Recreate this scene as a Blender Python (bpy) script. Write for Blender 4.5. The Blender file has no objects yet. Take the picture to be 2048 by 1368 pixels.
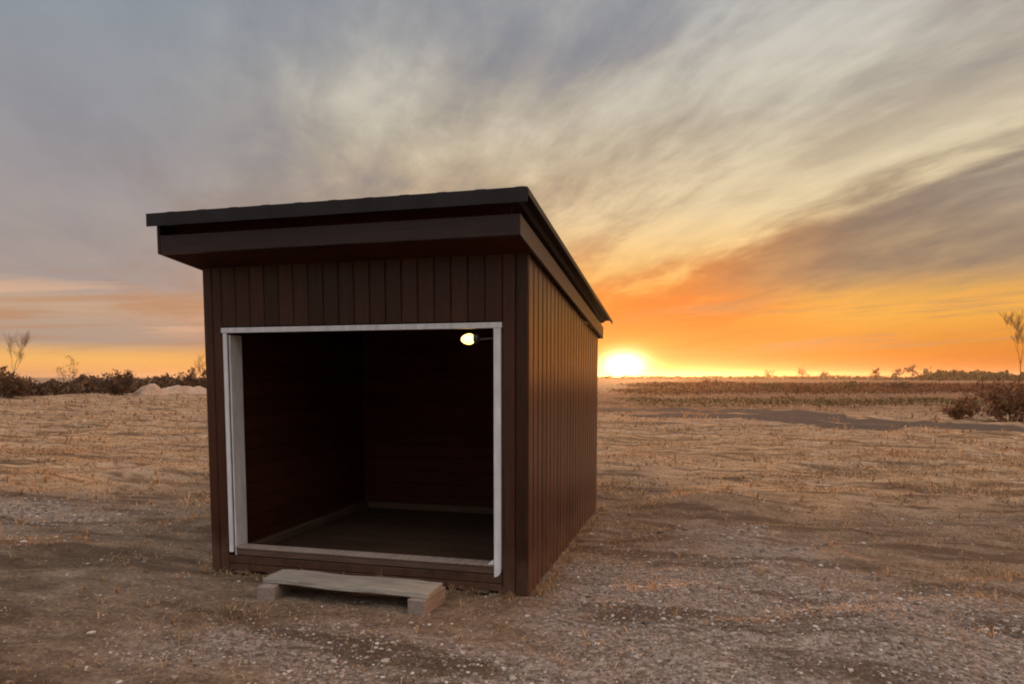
import bpy, bmesh, math, random
import numpy as np
from mathutils import Vector, Matrix

scene = bpy.context.scene
R = math.radians

# ------------------------------------------------------------------ camera
cam_data = bpy.data.cameras.new('camera')
cam = bpy.data.objects.new('camera', cam_data)
scene.collection.objects.link(cam)
CAM = (1.1152, -4.604, 1.5)
cam.location = CAM
cam.rotation_euler = (R(90 - 4.511), 0, R(14.968))
cam_data.sensor_width = 36
cam_data.lens = 1406 / 2048 * 36
cam_data.shift_y = 181.3 / 2048
cam_data.clip_start = 0.05
cam_data.clip_end = 8000
scene.camera = cam

# ------------------------------------------------------------------ render / exposure
scene.view_settings.view_transform = 'Standard'
scene.view_settings.look = 'None'
scene.view_settings.exposure = 0.0
scene.view_settings.gamma = 1.0
scene.render.engine = 'CYCLES'
scene.cycles.use_denoising = True
scene.cycles.filter_width = 2.0
scene.cycles.max_bounces = 8
scene.cycles.transparent_max_bounces = 8
scene.cycles.volume_bounces = 0

# ------------------------------------------------------------------ node helpers
def lin(r, g, b):
    f = lambda c: (c / 255 / 12.92) if c / 255 <= 0.04045 else ((c / 255 + 0.055) / 1.055) ** 2.4
    return (f(r), f(g), f(b))

class S:
    """a node socket with arithmetic"""
    def __init__(s, nt, sock): s.nt, s.k = nt, sock
    def _m(s, op, *a, clamp=False):
        n = s.nt.nodes.new('ShaderNodeMath'); n.operation = op; n.use_clamp = clamp
        for i, v in enumerate((s,) + a):
            if isinstance(v, S): s.nt.links.new(v.k, n.inputs[i])
            else: n.inputs[i].default_value = v
        return S(s.nt, n.outputs[0])
    def __add__(s, o): return s._m('ADD', o)
    def __sub__(s, o): return s._m('SUBTRACT', o)
    def __mul__(s, o): return s._m('MULTIPLY', o)
    def __truediv__(s, o): return s._m('DIVIDE', o)
    __radd__ = __add__
    __rmul__ = __mul__
    def __rsub__(s, o): return (s * -1.0) + o
    def pw(s, o): return s._m('POWER', o)
    def ab(s): return s._m('ABSOLUTE')
    def mx(s, o): return s._m('MAXIMUM', o)
    def mn(s, o): return s._m('MINIMUM', o)
    def fn(s, op, *a): return s._m(op, *a)
    def gauss(s, c, w):
        t = (s - c) / w
        return ((t * t) * -1.0).fn('EXPONENT')
    def ss(s, a, b):                                   # smoothstep from a to b
        n = s.nt.nodes.new('ShaderNodeMapRange'); n.interpolation_type = 'SMOOTHSTEP'
        s.nt.links.new(s.k, n.inputs['Value'])
        n.inputs['From Min'].default_value = a; n.inputs['From Max'].default_value = b
        return S(s.nt, n.outputs['Result'])

def xyz(nt, x, y, z):
    n = nt.nodes.new('ShaderNodeCombineXYZ')
    for i, v in enumerate((x, y, z)):
        if isinstance(v, S): nt.links.new(v.k, n.inputs[i])
        else: n.inputs[i].default_value = v
    return n.outputs[0]

def noise(nt, vec, scale, detail=4, rough=0.55, dist=0.0, out='Fac'):
    n = nt.nodes.new('ShaderNodeTexNoise')
    if vec is not None: nt.links.new(vec, n.inputs['Vector'])
    n.inputs['Scale'].default_value = scale; n.inputs['Detail'].default_value = detail
    n.inputs['Roughness'].default_value = rough; n.inputs['Distortion'].default_value = dist
    return S(nt, n.outputs[out])

def ramp(nt, fac, stops, interp='LINEAR'):
    n = nt.nodes.new('ShaderNodeValToRGB'); n.color_ramp.interpolation = interp
    e = n.color_ramp.elements
    while len(e) < len(stops): e.new(0.5)
    for el, (p, c) in zip(e, stops):
        el.position = p; el.color = tuple(c) + (1,)
    nt.links.new(fac.k, n.inputs[0])
    return n.outputs[0]

def mix(nt, fac, a, b, mode='MIX'):
    n = nt.nodes.new('ShaderNodeMix'); n.data_type = 'RGBA'; n.blend_type = mode
    for key, v in ((0, fac), (6, a), (7, b)):
        if isinstance(v, S): nt.links.new(v.k, n.inputs[key])
        elif isinstance(v, bpy.types.NodeSocket): nt.links.new(v, n.inputs[key])
        elif key == 0: n.inputs[0].default_value = v
        else: n.inputs[key].default_value = tuple(v) + (1,)
    return n.outputs[2]

# ------------------------------------------------------------------ world: sunset sky with streaked cloud
SUN_AZ, SUN_EL = -5.95, 0.95                            # degrees, azimuth from +Y towards +X
SUN_DIR = Vector((math.sin(R(SUN_AZ)) * math.cos(R(SUN_EL)), math.cos(R(SUN_AZ)) * math.cos(R(SUN_EL)), math.sin(R(SUN_EL))))
world = bpy.data.worlds.new('World')
scene.world = world
world.use_nodes = True
wt = world.node_tree
wt.nodes.clear()
tc = wt.nodes.new('ShaderNodeTexCoord')
sep = wt.nodes.new('ShaderNodeSeparateXYZ')
wt.links.new(tc.outputs['Generated'], sep.inputs[0])
dx, dy, dz = (S(wt, sep.outputs[i]) for i in range(3))
az = dx.fn('ARCTAN2', dy) * (180 / math.pi)             # azimuth, degrees
el = dz.mn(1.0).mx(-1.0).fn('ARCSINE') * (180 / math.pi)
da = az - SUN_AZ
de = el - SUN_EL
# wind direction of the cirrus: bands run towards azimuth -32
wa = R(-32)
den = dz.mx(0.0) + 0.10
px_, py_ = dx / den, dy / den
along = px_ * math.sin(wa) + py_ * math.cos(wa)
across = px_ * math.cos(wa) - py_ * math.sin(wa)
warp = noise(wt, xyz(wt, along * 0.35, across * 0.35, 3.1), 1.0, 3, 0.5)
acr = across + (warp - 0.5) * 0.8
broad = noise(wt, xyz(wt, along * 0.34, acr * 0.85, 7.7), 1.0, 4, 0.55, 0.1)
fine = noise(wt, xyz(wt, along * 0.85, acr * 2.9, 1.3), 1.0, 5, 0.58, 0.12)
wisp = noise(wt, xyz(wt, along * 2.0, acr * 3.8, 9.3), 1.0, 5, 0.60, 0.15)
E = lambda e: e / 40.0
far_col = ramp(wt, el / 40.0, [
    (E(0.0), lin(250, 168, 90)), (E(1.2), lin(252, 186, 98)), (E(1.7), lin(236, 178, 104)), (E(2.5), lin(176, 152, 136)),
    (E(3.6), lin(182, 156, 136)), (E(5.0), lin(196, 164, 138)), (E(6.6), lin(166, 152, 146)), (E(14), lin(154, 149, 152)), (E(24), lin(140, 148, 157)), (E(38), lin(136, 148, 162))])
near_col = ramp(wt, el / 40.0, [
    (E(0.0), lin(184, 72, 8)), (E(1.2), lin(198, 92, 0)), (E(2.6), lin(222, 112, 14)), (E(6.0), lin(222, 116, 34)),
    (E(8.0), lin(214, 146, 80)), (E(12), lin(194, 168, 134)), (E(18), lin(178, 166, 146)), (E(25), lin(160, 160, 161)), (E(38), lin(142, 152, 164))])
low_right = ramp(wt, el / 40.0, [
    (E(0.0), lin(204, 92, 16)), (E(1.5), lin(218, 122, 22)), (E(4.5), lin(236, 170, 72)), (E(8.0), lin(226, 178, 100)), (E(12), lin(196, 172, 134)), (E(20), lin(172, 164, 152)), (E(38), lin(146, 154, 164))])
w_near = az.ss(-46.0, -16.0) * az.ss(130.0, 60.0)
near2 = mix(wt, az.ss(-2.0, 12.0), near_col, low_right)
base = mix(wt, w_near, far_col, near2)

# sunlit cirrus, warm near the horizon and pale higher up; greyer gaps between
lit_col = ramp(wt, el / 40.0, [(E(0), lin(236, 150, 50)), (E(6), lin(236, 164, 66)), (E(9), lin(234, 196, 126)), (E(13), lin(228, 209, 168)), (E(19), lin(208, 200, 180)), (E(30), lin(194, 196, 196))])
dark_col = ramp(wt, el / 40.0, [(E(0), lin(214, 126, 56)), (E(6), lin(196, 132, 82)), (E(10), lin(162, 138, 118)), (E(16), lin(142, 141, 145)), (E(30), lin(128, 138, 153))])
mott = broad * 0.44 + fine * 0.28 + wisp * 0.28
lit_f = mott.ss(0.46, 0.60) * (el.ss(3.0, 8.0) * 0.9 + 0.1) * (az.ss(-44, -20) * 0.95 + 0.05)
dark_f = mott.ss(0.49, 0.39) * (el.ss(2.0, 9.0) * 0.75 + 0.15) * (az.ss(-60, -25) * 0.6 + 0.4)
c = mix(wt, dark_f * 0.8, base, dark_col)
c = mix(wt, lit_f * 0.85, c, lit_col)
# the cloud bank right of the sun: its bright-edged top climbs to the right, its foot glows orange
wob = (fine - 0.5) * 5.0 + (broad - 0.5) * 3.0 + (wisp - 0.5) * 2.5
edge = el - 7.6 - (az + 4.2) * 0.40 + (az + 4.2).mx(0.0).pw(2.0) * 0.0035 + wob
rim = edge.gauss(1.6, 1.7) * az.ss(-12, -4) * az.ss(60, 30)
c = mix(wt, rim * (0.45 + 0.75 * (wisp - 0.3)), c, lit_col)
bank_col = ramp(wt, (az + 10.0) / 40.0, [(0.0, lin(224, 112, 34)), (0.2, lin(210, 118, 52)), (0.36, lin(168, 122, 88)), (0.52, lin(134, 117, 103)), (0.8, lin(128, 122, 119))])
c = mix(wt, edge.ss(1.2, -1.8) * el.ss(5.0, 8.0) * az.ss(-13, -6) * az.ss(80, 45) * (0.84 - 1.3 * (mott - 0.48)), c, bank_col)
# long thin dark streaks low over the horizon
st = noise(wt, xyz(wt, az * 0.045, el * 0.85 - az * 0.055, 4.4), 1.0, 5, 0.6)
c = mix(wt, st.ss(0.53, 0.64) * el.ss(1.3, 2.4) * el.ss(8.5, 5.0) * (az.ss(-8.0, 4.0) * 0.55 + az.ss(-30.0, -40.0) * 0.6), c, lin(186, 138, 100))
c = mix(wt, st.ss(0.47, 0.38) * el.ss(2.6, 3.6) * el.ss(7.5, 5.5) * az.ss(-30.0, -40.0) * 0.6, c, lin(226, 180, 146))
# aureole round the sun
ang = ((da * da) + (de * de)).pw(0.5)
ang_w = ((da * da) * 0.35 + (de * de)).pw(0.5)
def glow(a, k, w): return (a / w).pw(1.6).fn('MULTIPLY', -1.0).fn('EXPONENT') * k
g1 = glow(ang_w, 5.5, 0.72)
g2 = glow(ang_w, 0.50, 1.5)
g3 = glow(ang_w, 0.07, 6.0)
def tint(f, col):
    n = wt.nodes.new('ShaderNodeVectorMath'); n.operation = 'SCALE'
    n.inputs[0].default_value = col
    wt.links.new(f.k, n.inputs['Scale'])
    return n.outputs[0]
def vadd(a, b):
    n = wt.nodes.new('ShaderNodeVectorMath'); n.operation = 'ADD'
    wt.links.new(a, n.inputs[0]); wt.links.new(b, n.inputs[1])
    return n.outputs[0]
streak = 0.84 + 0.16 * fine + 0.20 * wisp - 0.04 * broad
n_st = wt.nodes.new('ShaderNodeVectorMath'); n_st.operation = 'SCALE'
wt.links.new(c, n_st.inputs[0])
wt.links.new((1.0 + (streak - 1.0) * el.ss(1.0, 8.0) * 2.0 * (az.ss(-50, -20) * 0.7 + 0.3)).k, n_st.inputs['Scale'])
c = n_st.outputs[0]
c = vadd(c, tint(g1, (1.0, 0.86, 0.55)))
c = vadd(c, tint(g2, (1.0, 0.52, 0.04)))
c = vadd(c, tint(g3, (1.0, 0.22, 0.0)))
# unseen sky overhead and behind is boosted to light the ground and shed front
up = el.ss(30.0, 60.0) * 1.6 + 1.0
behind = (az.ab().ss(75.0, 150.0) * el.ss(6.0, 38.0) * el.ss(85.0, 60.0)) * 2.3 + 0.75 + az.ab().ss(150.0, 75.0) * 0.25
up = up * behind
c = mix(wt, el.ss(30.0, 60.0) * 0.6, c, (0.42, 0.34, 0.25))
# unseen warm glow added right of the view to light the side wall and ground
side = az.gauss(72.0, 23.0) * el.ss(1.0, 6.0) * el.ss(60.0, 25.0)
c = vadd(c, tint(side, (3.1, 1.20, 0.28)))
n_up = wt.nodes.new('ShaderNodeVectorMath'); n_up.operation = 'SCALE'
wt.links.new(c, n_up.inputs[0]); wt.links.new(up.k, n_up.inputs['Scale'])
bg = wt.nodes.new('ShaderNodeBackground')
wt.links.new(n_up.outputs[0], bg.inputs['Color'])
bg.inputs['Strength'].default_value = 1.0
sky = wt.nodes.new('ShaderNodeTexSky')
sky.sky_type = 'NISHITA'; sky.sun_disc = False
sky.sun_elevation = R(SUN_EL); sky.sun_rotation = R(SUN_AZ)
sky.dust_density = 2.0
bg2 = wt.nodes.new('ShaderNodeBackground'); bg2.inputs['Strength'].default_value = 0.05
n_sk = wt.nodes.new('ShaderNodeVectorMath'); n_sk.operation = 'SCALE'      # clear sky shows only above the cloud sheet
wt.links.new(sky.outputs[0], n_sk.inputs[0]); wt.links.new(el.ss(28.0, 55.0).k, n_sk.inputs['Scale'])
wt.links.new(n_sk.outputs[0], bg2.inputs['Color'])
add = wt.nodes.new('ShaderNodeAddShader')
wt.links.new(bg.outputs[0], add.inputs[0]); wt.links.new(bg2.outputs[0], add.inputs[1])
wo = wt.nodes.new('ShaderNodeOutputWorld')
wt.links.new(add.outputs[0], wo.inputs['Surface'])

# ------------------------------------------------------------------ sun
sl = bpy.data.lights.new('sun', 'SUN')
sl.energy = 5.0; sl.angle = R(0.5); sl.color = (1.0, 0.40, 0.11)
so = bpy.data.objects.new('sun', sl)
scene.collection.objects.link(so)
so.rotation_euler = (-SUN_DIR).to_track_quat('-Z', 'Y').to_euler()

# ------------------------------------------------------------------ object helpers
def tag(o, label=None, cat=None, group=None, kind=None):
    for k, v in (('label', label), ('category', cat), ('group', group), ('kind', kind)):
        if v: o[k] = v
    return o

def empty(name, loc=(0, 0, 0), parent=None):
    o = bpy.data.objects.new(name, None)
    o.location = loc; o.empty_display_size = 0.2
    o.parent = parent
    scene.collection.objects.link(o)
    return o

def link_mesh(name, me, mat, parent=None, loc=(0, 0, 0)):
    o = bpy.data.objects.new(name, me)
    me.materials.append(mat)
    o.parent = parent; o.location = loc
    scene.collection.objects.link(o)
    return o

def from_np(name, verts, faces, mat, parent=None, loc=(0, 0, 0), smooth=False):
    """verts (n,3) array; faces (m,k) array with constant k"""
    verts = np.asarray(verts, np.float32); faces = np.asarray(faces, np.int32)
    me = bpy.data.meshes.new(name)
    m, k = faces.shape
    me.vertices.add(len(verts)); me.vertices.foreach_set('co', verts.ravel())
    me.loops.add(m * k); me.loops.foreach_set('vertex_index', faces.ravel())
    me.polygons.add(m); me.polygons.foreach_set('loop_start', np.arange(0, m * k, k, dtype=np.int32))
    me.polygons.foreach_set('use_smooth', np.full(m, smooth))
    me.update(calc_edges=True)
    return link_mesh(name, me, mat, parent, loc)

class MB:
    """collects simple solids into one mesh"""
    def __init__(s): s.bm = bmesh.new()
    def hexa(s, p):
        v = [s.bm.verts.new(q) for q in p]
        for f in ((0, 3, 2, 1), (4, 5, 6, 7), (0, 1, 5, 4), (1, 2, 6, 5), (2, 3, 7, 6), (3, 0, 4, 7)):
            s.bm.faces.new([v[i] for i in f])
    def box(s, x0, x1, y0, y1, z0, z1):
        s.hexa([(x0, y0, z0), (x1, y0, z0), (x1, y1, z0), (x0, y1, z0), (x0, y0, z1), (x1, y0, z1), (x1, y1, z1), (x0, y1, z1)])
    def prism(s, poly, off):
        """closed polygon of 3-D points extruded by vector off (may be a function of the point)"""
        a = [s.bm.verts.new(q) for q in poly]
        b = [s.bm.verts.new(Vector(q) + Vector(off(q) if callable(off) else off)) for q in poly]
        s.bm.faces.new(a[::-1]); s.bm.faces.new(b)
        n = len(a)
        for i in range(n): s.bm.faces.new((a[i], a[(i + 1) % n], b[(i + 1) % n], b[i]))
    def build(s, name, mat, parent=None, loc=(0, 0, 0), bevel=0.0, smooth=False):
        bmesh.ops.recalc_face_normals(s.bm, faces=s.bm.faces)
        me = bpy.data.meshes.new(name); s.bm.to_mesh(me); s.bm.free()
        if smooth:
            for p in me.polygons: p.use_smooth = True
        o = link_mesh(name, me, mat, parent, loc)
        if bevel:
            m = o.modifiers.new('bevel', 'BEVEL'); m.width = bevel; m.segments = 2; m.limit_method = 'ANGLE'
        return o

# ------------------------------------------------------------------ materials
def new_mat(name):
    m = bpy.data.materials.new(name); m.use_nodes = True
    nt = m.node_tree; nt.nodes.clear()
    out = nt.nodes.new('ShaderNodeOutputMaterial')
    b = nt.nodes.new('ShaderNodeBsdfPrincipled')
    nt.links.new(b.outputs[0], out.inputs['Surface'])
    return m, nt, b, out

def coords(nt, scale=(1, 1, 1), which='Object'):
    t = nt.nodes.new('ShaderNodeTexCoord')
    mp = nt.nodes.new('ShaderNodeMapping'); mp.inputs['Scale'].default_value = scale
    nt.links.new(t.outputs[which], mp.inputs[0])
    return mp.outputs[0]

def island(nt):
    g = nt.nodes.new('ShaderNodeNewGeometry')
    return S(nt, g.outputs['Random Per Island'])

def bump(nt, b, height, strength, dist=0.01):
    n = nt.nodes.new('ShaderNodeBump'); n.inputs['Strength'].default_value = strength; n.inputs['Distance'].default_value = dist
    nt.links.new(height.k, n.inputs['Height'])
    nt.links.new(n.outputs[0], b.inputs['Normal'])

def wood(name, dark, light, grain=(18, 18, 1.2), rough=0.5, spec=0.5, bstr=0.35, vary=0.35):
    m, nt, b, out = new_mat(name)
    v = coords(nt, grain)
    g = noise(nt, v, 3.0, 6, 0.62, 0.6)
    blotch = noise(nt, coords(nt), 2.2, 3, 0.5)
    f = (g * 0.7 + blotch * 0.3).ss(0.3, 0.7) * (1 - vary) + island(nt) * vary
    nt.links.new(ramp(nt, f, [(0, dark), (1, light)]), b.inputs['Base Color'])
    rr = g * 0.18 + (rough - 0.09)
    nt.links.new(rr.k, b.inputs['Roughness'])
    b.inputs['Specular IOR Level'].default_value = spec
    bump(nt, b, g, bstr, 0.004)
    return m

M = {}
M['stain'] = wood('brown_stained_boards', (0.015, 0.0056, 0.0034), (0.060, 0.0215, 0.0135), (22, 22, 1.0), 0.30, 0.28, 0.15, 0.5)
nt = M['stain'].node_tree                                # pale dust and dried mud splashed up from the ground
b = next(n for n in nt.nodes if n.type == 'BSDF_PRINCIPLED')
old = b.inputs['Base Color'].links[0].from_socket
tc_ = nt.nodes.new('ShaderNodeTexCoord'); sp_ = nt.nodes.new('ShaderNodeSeparateXYZ'); nt.links.new(tc_.outputs['Object'], sp_.inputs[0])
spl = noise(nt, coords(nt, (1, 1, 0.55)), 9.0, 5, 0.7)
mud = (spl + S(nt, sp_.outputs[2]).ss(0.55, 0.0) * 0.42).ss(0.62, 0.95) * 0.32
streaks = noise(nt, coords(nt, (9, 9, 0.5)), 2.0, 4, 0.6).ss(0.56, 0.72) * 0.22
c_ = mix(nt, mud, old, (0.14, 0.085, 0.055))
nt.links.new(mix(nt, streaks, c_, (0.10, 0.062, 0.045)), b.inputs['Base Color'])
M['inner'] = wood('dark_inner_boards', (0.028, 0.0068, 0.003), (0.070, 0.019, 0.009), (1.4, 1.4, 20), 0.75, 0.10)
M['fascia'] = wood('brown_fascia', (0.014, 0.007, 0.006), (0.030, 0.016, 0.013), (1.2, 1.2, 24), 0.36, 0.25)
M['rail'] = wood('worn_rail_timber', (0.09, 0.055, 0.042), (0.20, 0.135, 0.11), (1.3, 1.3, 30), 0.65, 0.3, 0.4, 0.2)
M['grey_plank'] = wood('weathered_grey_plank', (0.13, 0.108, 0.088), (0.33, 0.29, 0.245), (1.6, 26, 26), 0.7, 0.25, 0.6, 0.15)
M['grey_block'] = wood('weathered_block', (0.11, 0.080, 0.064), (0.28, 0.22, 0.185), (20, 1.6, 20), 0.75, 0.2, 0.6, 0.2)
M['inner_rail'] = wood('dark_inner_rail', (0.05, 0.028, 0.018), (0.125, 0.076, 0.053), (1.3, 1.3, 30), 0.7, 0.15, 0.4, 0.2)
M['floor'] = wood('dusty_floor', (0.030, 0.015, 0.009), (0.075, 0.040, 0.025), (1.4, 18, 18), 0.85, 0.1)
M['skid'] = wood('skid_timber', (0.045, 0.028, 0.02), (0.09, 0.06, 0.045), (18, 1.4, 18), 0.7, 0.3)

m, nt, b, out = new_mat('dark_roof_sheet')
g = noise(nt, coords(nt), 5.0, 5, 0.6)
nt.links.new(ramp(nt, g, [(0.3, (0.007, 0.0055, 0.005)), (0.7, (0.016, 0.013, 0.012))]), b.inputs['Base Color'])
b.inputs['Roughness'].default_value = 0.5; b.inputs['Specular IOR Level'].default_value = 0.2
bump(nt, b, noise(nt, coords(nt), 40.0, 3, 0.5), 0.1, 0.002)
M['roof'] = m

m, nt, b, out = new_mat('pale_galvanised_trim')
g = noise(nt, coords(nt, (6, 6, 1.5)), 4.0, 5, 0.6)
nt.links.new(ramp(nt, g, [(0.25, (0.46, 0.455, 0.465)), (0.75, (0.68, 0.675, 0.69))]), b.inputs['Base Color'])
b.inputs['Roughness'].default_value = 0.5; b.inputs['Metallic'].default_value = 0.15
bump(nt, b, g, 0.12, 0.003)
M['trim'] = m

m, nt, b, out = new_mat('black_plastic')
b.inputs['Base Color'].default_value = (0.02, 0.018, 0.016, 1); b.inputs['Roughness'].default_value = 0.4
M['black'] = m

m, nt, b, out = new_mat('lit_bulb')
b.inputs['Base Color'].default_value = (0.8, 0.75, 0.6, 1)
b.inputs['Emission Color'].default_value = (1.0, 0.60, 0.18, 1); b.inputs['Emission Strength'].default_value = 3.6
M['bulb'] = m

# ------------------------------------------------------------------ terrain height
def vnoise(x, y, seed):
    x = np.asarray(x, float); y = np.asarray(y, float)
    xi, yi = np.floor(x).astype(np.int64), np.floor(y).astype(np.int64)
    fx, fy = x - xi, y - yi
    fx, fy = fx * fx * (3 - 2 * fx), fy * fy * (3 - 2 * fy)
    def h(a, b):
        n = (a * 374761393 + b * 668265263 + seed * 1274126177) & 0xffffffff
        n = ((n ^ (n >> 13)) * 1274126177) & 0xffffffff
        return ((n ^ (n >> 16)) & 0xffff) / 65535.0
    return (h(xi, yi) * (1 - fx) + h(xi + 1, yi) * fx) * (1 - fy) + (h(xi, yi + 1) * (1 - fx) + h(xi + 1, yi + 1) * fx) * fy - 0.5

def sst(a, b, v):
    t = np.clip((v - a) / (b - a), 0, 1); return t * t * (3 - 2 * t)

def height(x, y):
    x = np.asarray(x, float); y = np.asarray(y, float)
    r = np.hypot(x - CAM[0], y - CAM[1])
    # the shed stands on a level pad
    dxs = np.maximum(np.maximum(-2.7 - x, x - 0.15), 0); dys = np.maximum(np.maximum(-0.75 - y, y - 3.5), 0)
    pad = sst(0.0, 1.0, np.hypot(dxs, dys))
    rx, ry = x * 0.94 + y * 0.34, -x * 0.34 + y * 0.94       # ruts run a little off the X axis
    h = 0.020 * vnoise(x * 5, y * 5, 1) + 0.012 * vnoise(x * 11, y * 11, 2)
    h += pad * (0.15 * vnoise(rx * 0.42, ry * 1.15, 3) + 0.10 * vnoise(rx * 1.1, ry * 2.6, 4) + 0.035 * vnoise(rx * 2.6, ry * 5.0, 8))
    h += pad * sst(9, 28, r) * (0.22 * vnoise(rx * 0.10, ry * 0.22, 5) + 0.10 * vnoise(rx * 0.25, ry * 0.5, 6))
    h += sst(40, 160, r) * 0.5 * vnoise(x * 0.012, y * 0.02, 7) * (1 - sst(400, 1200, r))
    return h - 0.012

def gravel_mask(x, y):
    """where the ground is bare stone rather than dry grass"""
    x = np.asarray(x, float); y = np.asarray(y, float)
    n = vnoise(x * 0.9, y * 0.9, 21) * 0.9 + vnoise(x * 2.6, y * 2.6, 22) * 0.5
    def blob(cx, cy, a, b, rot):
        c, s = math.cos(rot), math.sin(rot)
        u = ((x - cx) * c + (y - cy) * s) / a; v = (-(x - cx) * s + (y - cy) * c) / b
        return 1 - np.sqrt(u * u + v * v)
    m = np.maximum.reduce([blob(-6.4, 0.8, 3.0, 1.15, 0.35), blob(1.15, 0.4, 1.15, 3.2, -0.10), blob(2.5, -0.5, 1.0, 1.6, 0.2),
                           blob(0.0, -1.3, 2.2, 0.55, 0.05) - 0.15])
    return sst(-0.35, 0.65, m + n * 1.15) * 0.85

def near_dark_mask(x, y):
    """browner ground near the shed; near-to-far brightness put into the colour"""
    x = np.asarray(x, float); y = np.asarray(y, float)
    d = np.hypot((x + 0.6) * 0.8, y + 1.6)
    return 1 - sst(3.2, 9.5, d + 3.2 * vnoise(x * .45, y * .6, 61) + 1.6 * vnoise(x * 1.6, y * 2.0, 62))

def track_mask(x, y):
    x = np.asarray(x, float); y = np.asarray(y, float)
    def line(pts, w):
        d = np.full(x.shape, 1e9)
        for (a, b), (c, e) in zip(pts[:-1], pts[1:]):
            t = np.clip(((x - a) * (c - a) + (y - b) * (e - b)) / ((c - a) ** 2 + (e - b) ** 2), 0, 1)
            d = np.minimum(d, np.hypot(x - a - t * (c - a), y - b - t * (e - b)))
        return 1 - sst(w * 0.55, w * 1.25, d + 0.9 * w * vnoise(x * 0.7, y * 0.7, 31))
    return np.maximum(line(TRACK_A, 1.9), line(TRACK_B, 1.5))
TRACK_A = [(30.0, 13.5), (16.0, 17.2), (9.5, 19.5), (6.5, 22.5), (4.6, 25.5), (2.0, 27.0), (-3.0, 27.5)]
TRACK_B = [(6.0, 19.0), (4.3, 21.5), (2.6, 23.0), (0.4, 23.5)]

# ------------------------------------------------------------------ ground sheet
def ground_mat():
    m, nt, b, out = new_mat('dry_grass_ground')
    pos = coords(nt)
    at = nt.nodes.new('ShaderNodeAttribute'); at.attribute_name = 'gravel'
    tr = nt.nodes.new('ShaderNodeAttribute'); tr.attribute_name = 'track'
    fine = noise(nt, coords(nt, (1, 1, 1)), 34.0, 5, 0.65)
    mid = noise(nt, coords(nt, (1.0, 2.4, 1)), 3.2, 5, 0.6, 0.3)
    big = noise(nt, coords(nt, (0.5, 1.2, 1)), 0.35, 4, 0.6, 0.4)
    f = (fine * 0.45 + mid * 0.55)
    straw = ramp(nt, f, [(0.34, (0.085, 0.050, 0.028)), (0.46, (0.27, 0.165, 0.090)), (0.56, (0.44, 0.28, 0.155)), (0.68, (0.58, 0.40, 0.245))])
    faded = noise(nt, coords(nt, (0.8, 1.6, 1)), 0.9, 5, 0.62, 0.6)
    straw = mix(nt, faded.ss(0.46, 0.62) * 0.65, straw, ramp(nt, f, [(0.32, (0.13, 0.085, 0.058)), (0.55, (0.38, 0.285, 0.205)), (0.75, (0.60, 0.49, 0.37))]))
    soil = ramp(nt, fine, [(0.3, (0.13, 0.080, 0.056)), (0.7, (0.36, 0.245, 0.18))])
    grass = mix(nt, big.ss(0.42, 0.68) * 0.55, straw, soil)
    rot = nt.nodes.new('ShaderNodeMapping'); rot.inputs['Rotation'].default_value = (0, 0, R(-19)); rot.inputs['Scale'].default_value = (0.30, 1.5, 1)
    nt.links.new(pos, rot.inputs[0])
    rut_shade = noise(nt, rot.outputs[0], 1.6, 5, 0.62, 0.5)
    wo_ = nt.nodes.new('ShaderNodeAttribute'); wo_.attribute_name = 'near_dark'
    near_dark_col = ramp(nt, fine * 0.55 + mid * 0.45, [(0.32, (0.055, 0.036, 0.025)), (0.5, (0.15, 0.102, 0.072)), (0.66, (0.28, 0.205, 0.150))])
    grass = mix(nt, (S(nt, wo_.outputs['Fac']) * 0.95 + (mid - 0.5) * 0.7).ss(0.1, 0.8) * 0.9, grass, near_dark_col)  # near ground darkened in colour to give the near-to-far brightness
    vor = nt.nodes.new('ShaderNodeTexVoronoi'); vor.inputs['Scale'].default_value = 42.0
    nt.links.new(pos, vor.inputs['Vector'])
    vc = nt.nodes.new('ShaderNodeSeparateColor'); nt.links.new(vor.outputs['Color'], vc.inputs[0])
    stone = ramp(nt, S(nt, vc.outputs[0]), [(0.0, (0.11, 0.083, 0.07)), (0.5, (0.25, 0.198, 0.172)), (1.0, (0.44, 0.375, 0.335))])
    gm = (S(nt, at.outputs['Fac']) + (fine - 0.5) * 0.5).ss(0.1, 0.95)
    c = mix(nt, gm * 0.7, grass, stone)
    bare = ramp(nt, fine, [(0.3, (0.05, 0.033, 0.025)), (0.7, (0.12, 0.086, 0.068))])
    ro = nt.nodes.new('ShaderNodeAttribute'); ro.attribute_name = 'rough'
    rough = ramp(nt, mid * 0.6 + big * 0.4, [(0.3, (0.10, 0.048, 0.026)), (0.7, (0.33, 0.185, 0.105))])
    c = mix(nt, (S(nt, ro.outputs['Fac']) + (mid - 0.5) * 0.7).ss(0.25, 0.75), c, rough)
    c = mix(nt, rut_shade.ss(0.48, 0.62) * 0.78, c, (0.070, 0.040, 0.024))  # shade of ruts and hollows put into the colour as dark streaks
    c = mix(nt, (S(nt, tr.outputs['Fac']) * 0.85 + (mid - 0.5) * 0.4).ss(0.1, 0.6), c, bare)
    nt.links.new(c, b.inputs['Base Color'])
    b.inputs['Roughness'].default_value = 0.9
    b.inputs['Specular IOR Level'].default_value = 0.15
    hgt = fine * 0.6 + mid * 0.8 + S(nt, vor.outputs['Distance']) * gm * -0.5
    bump(nt, b, hgt, 0.9, 0.06)
    return m

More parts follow.
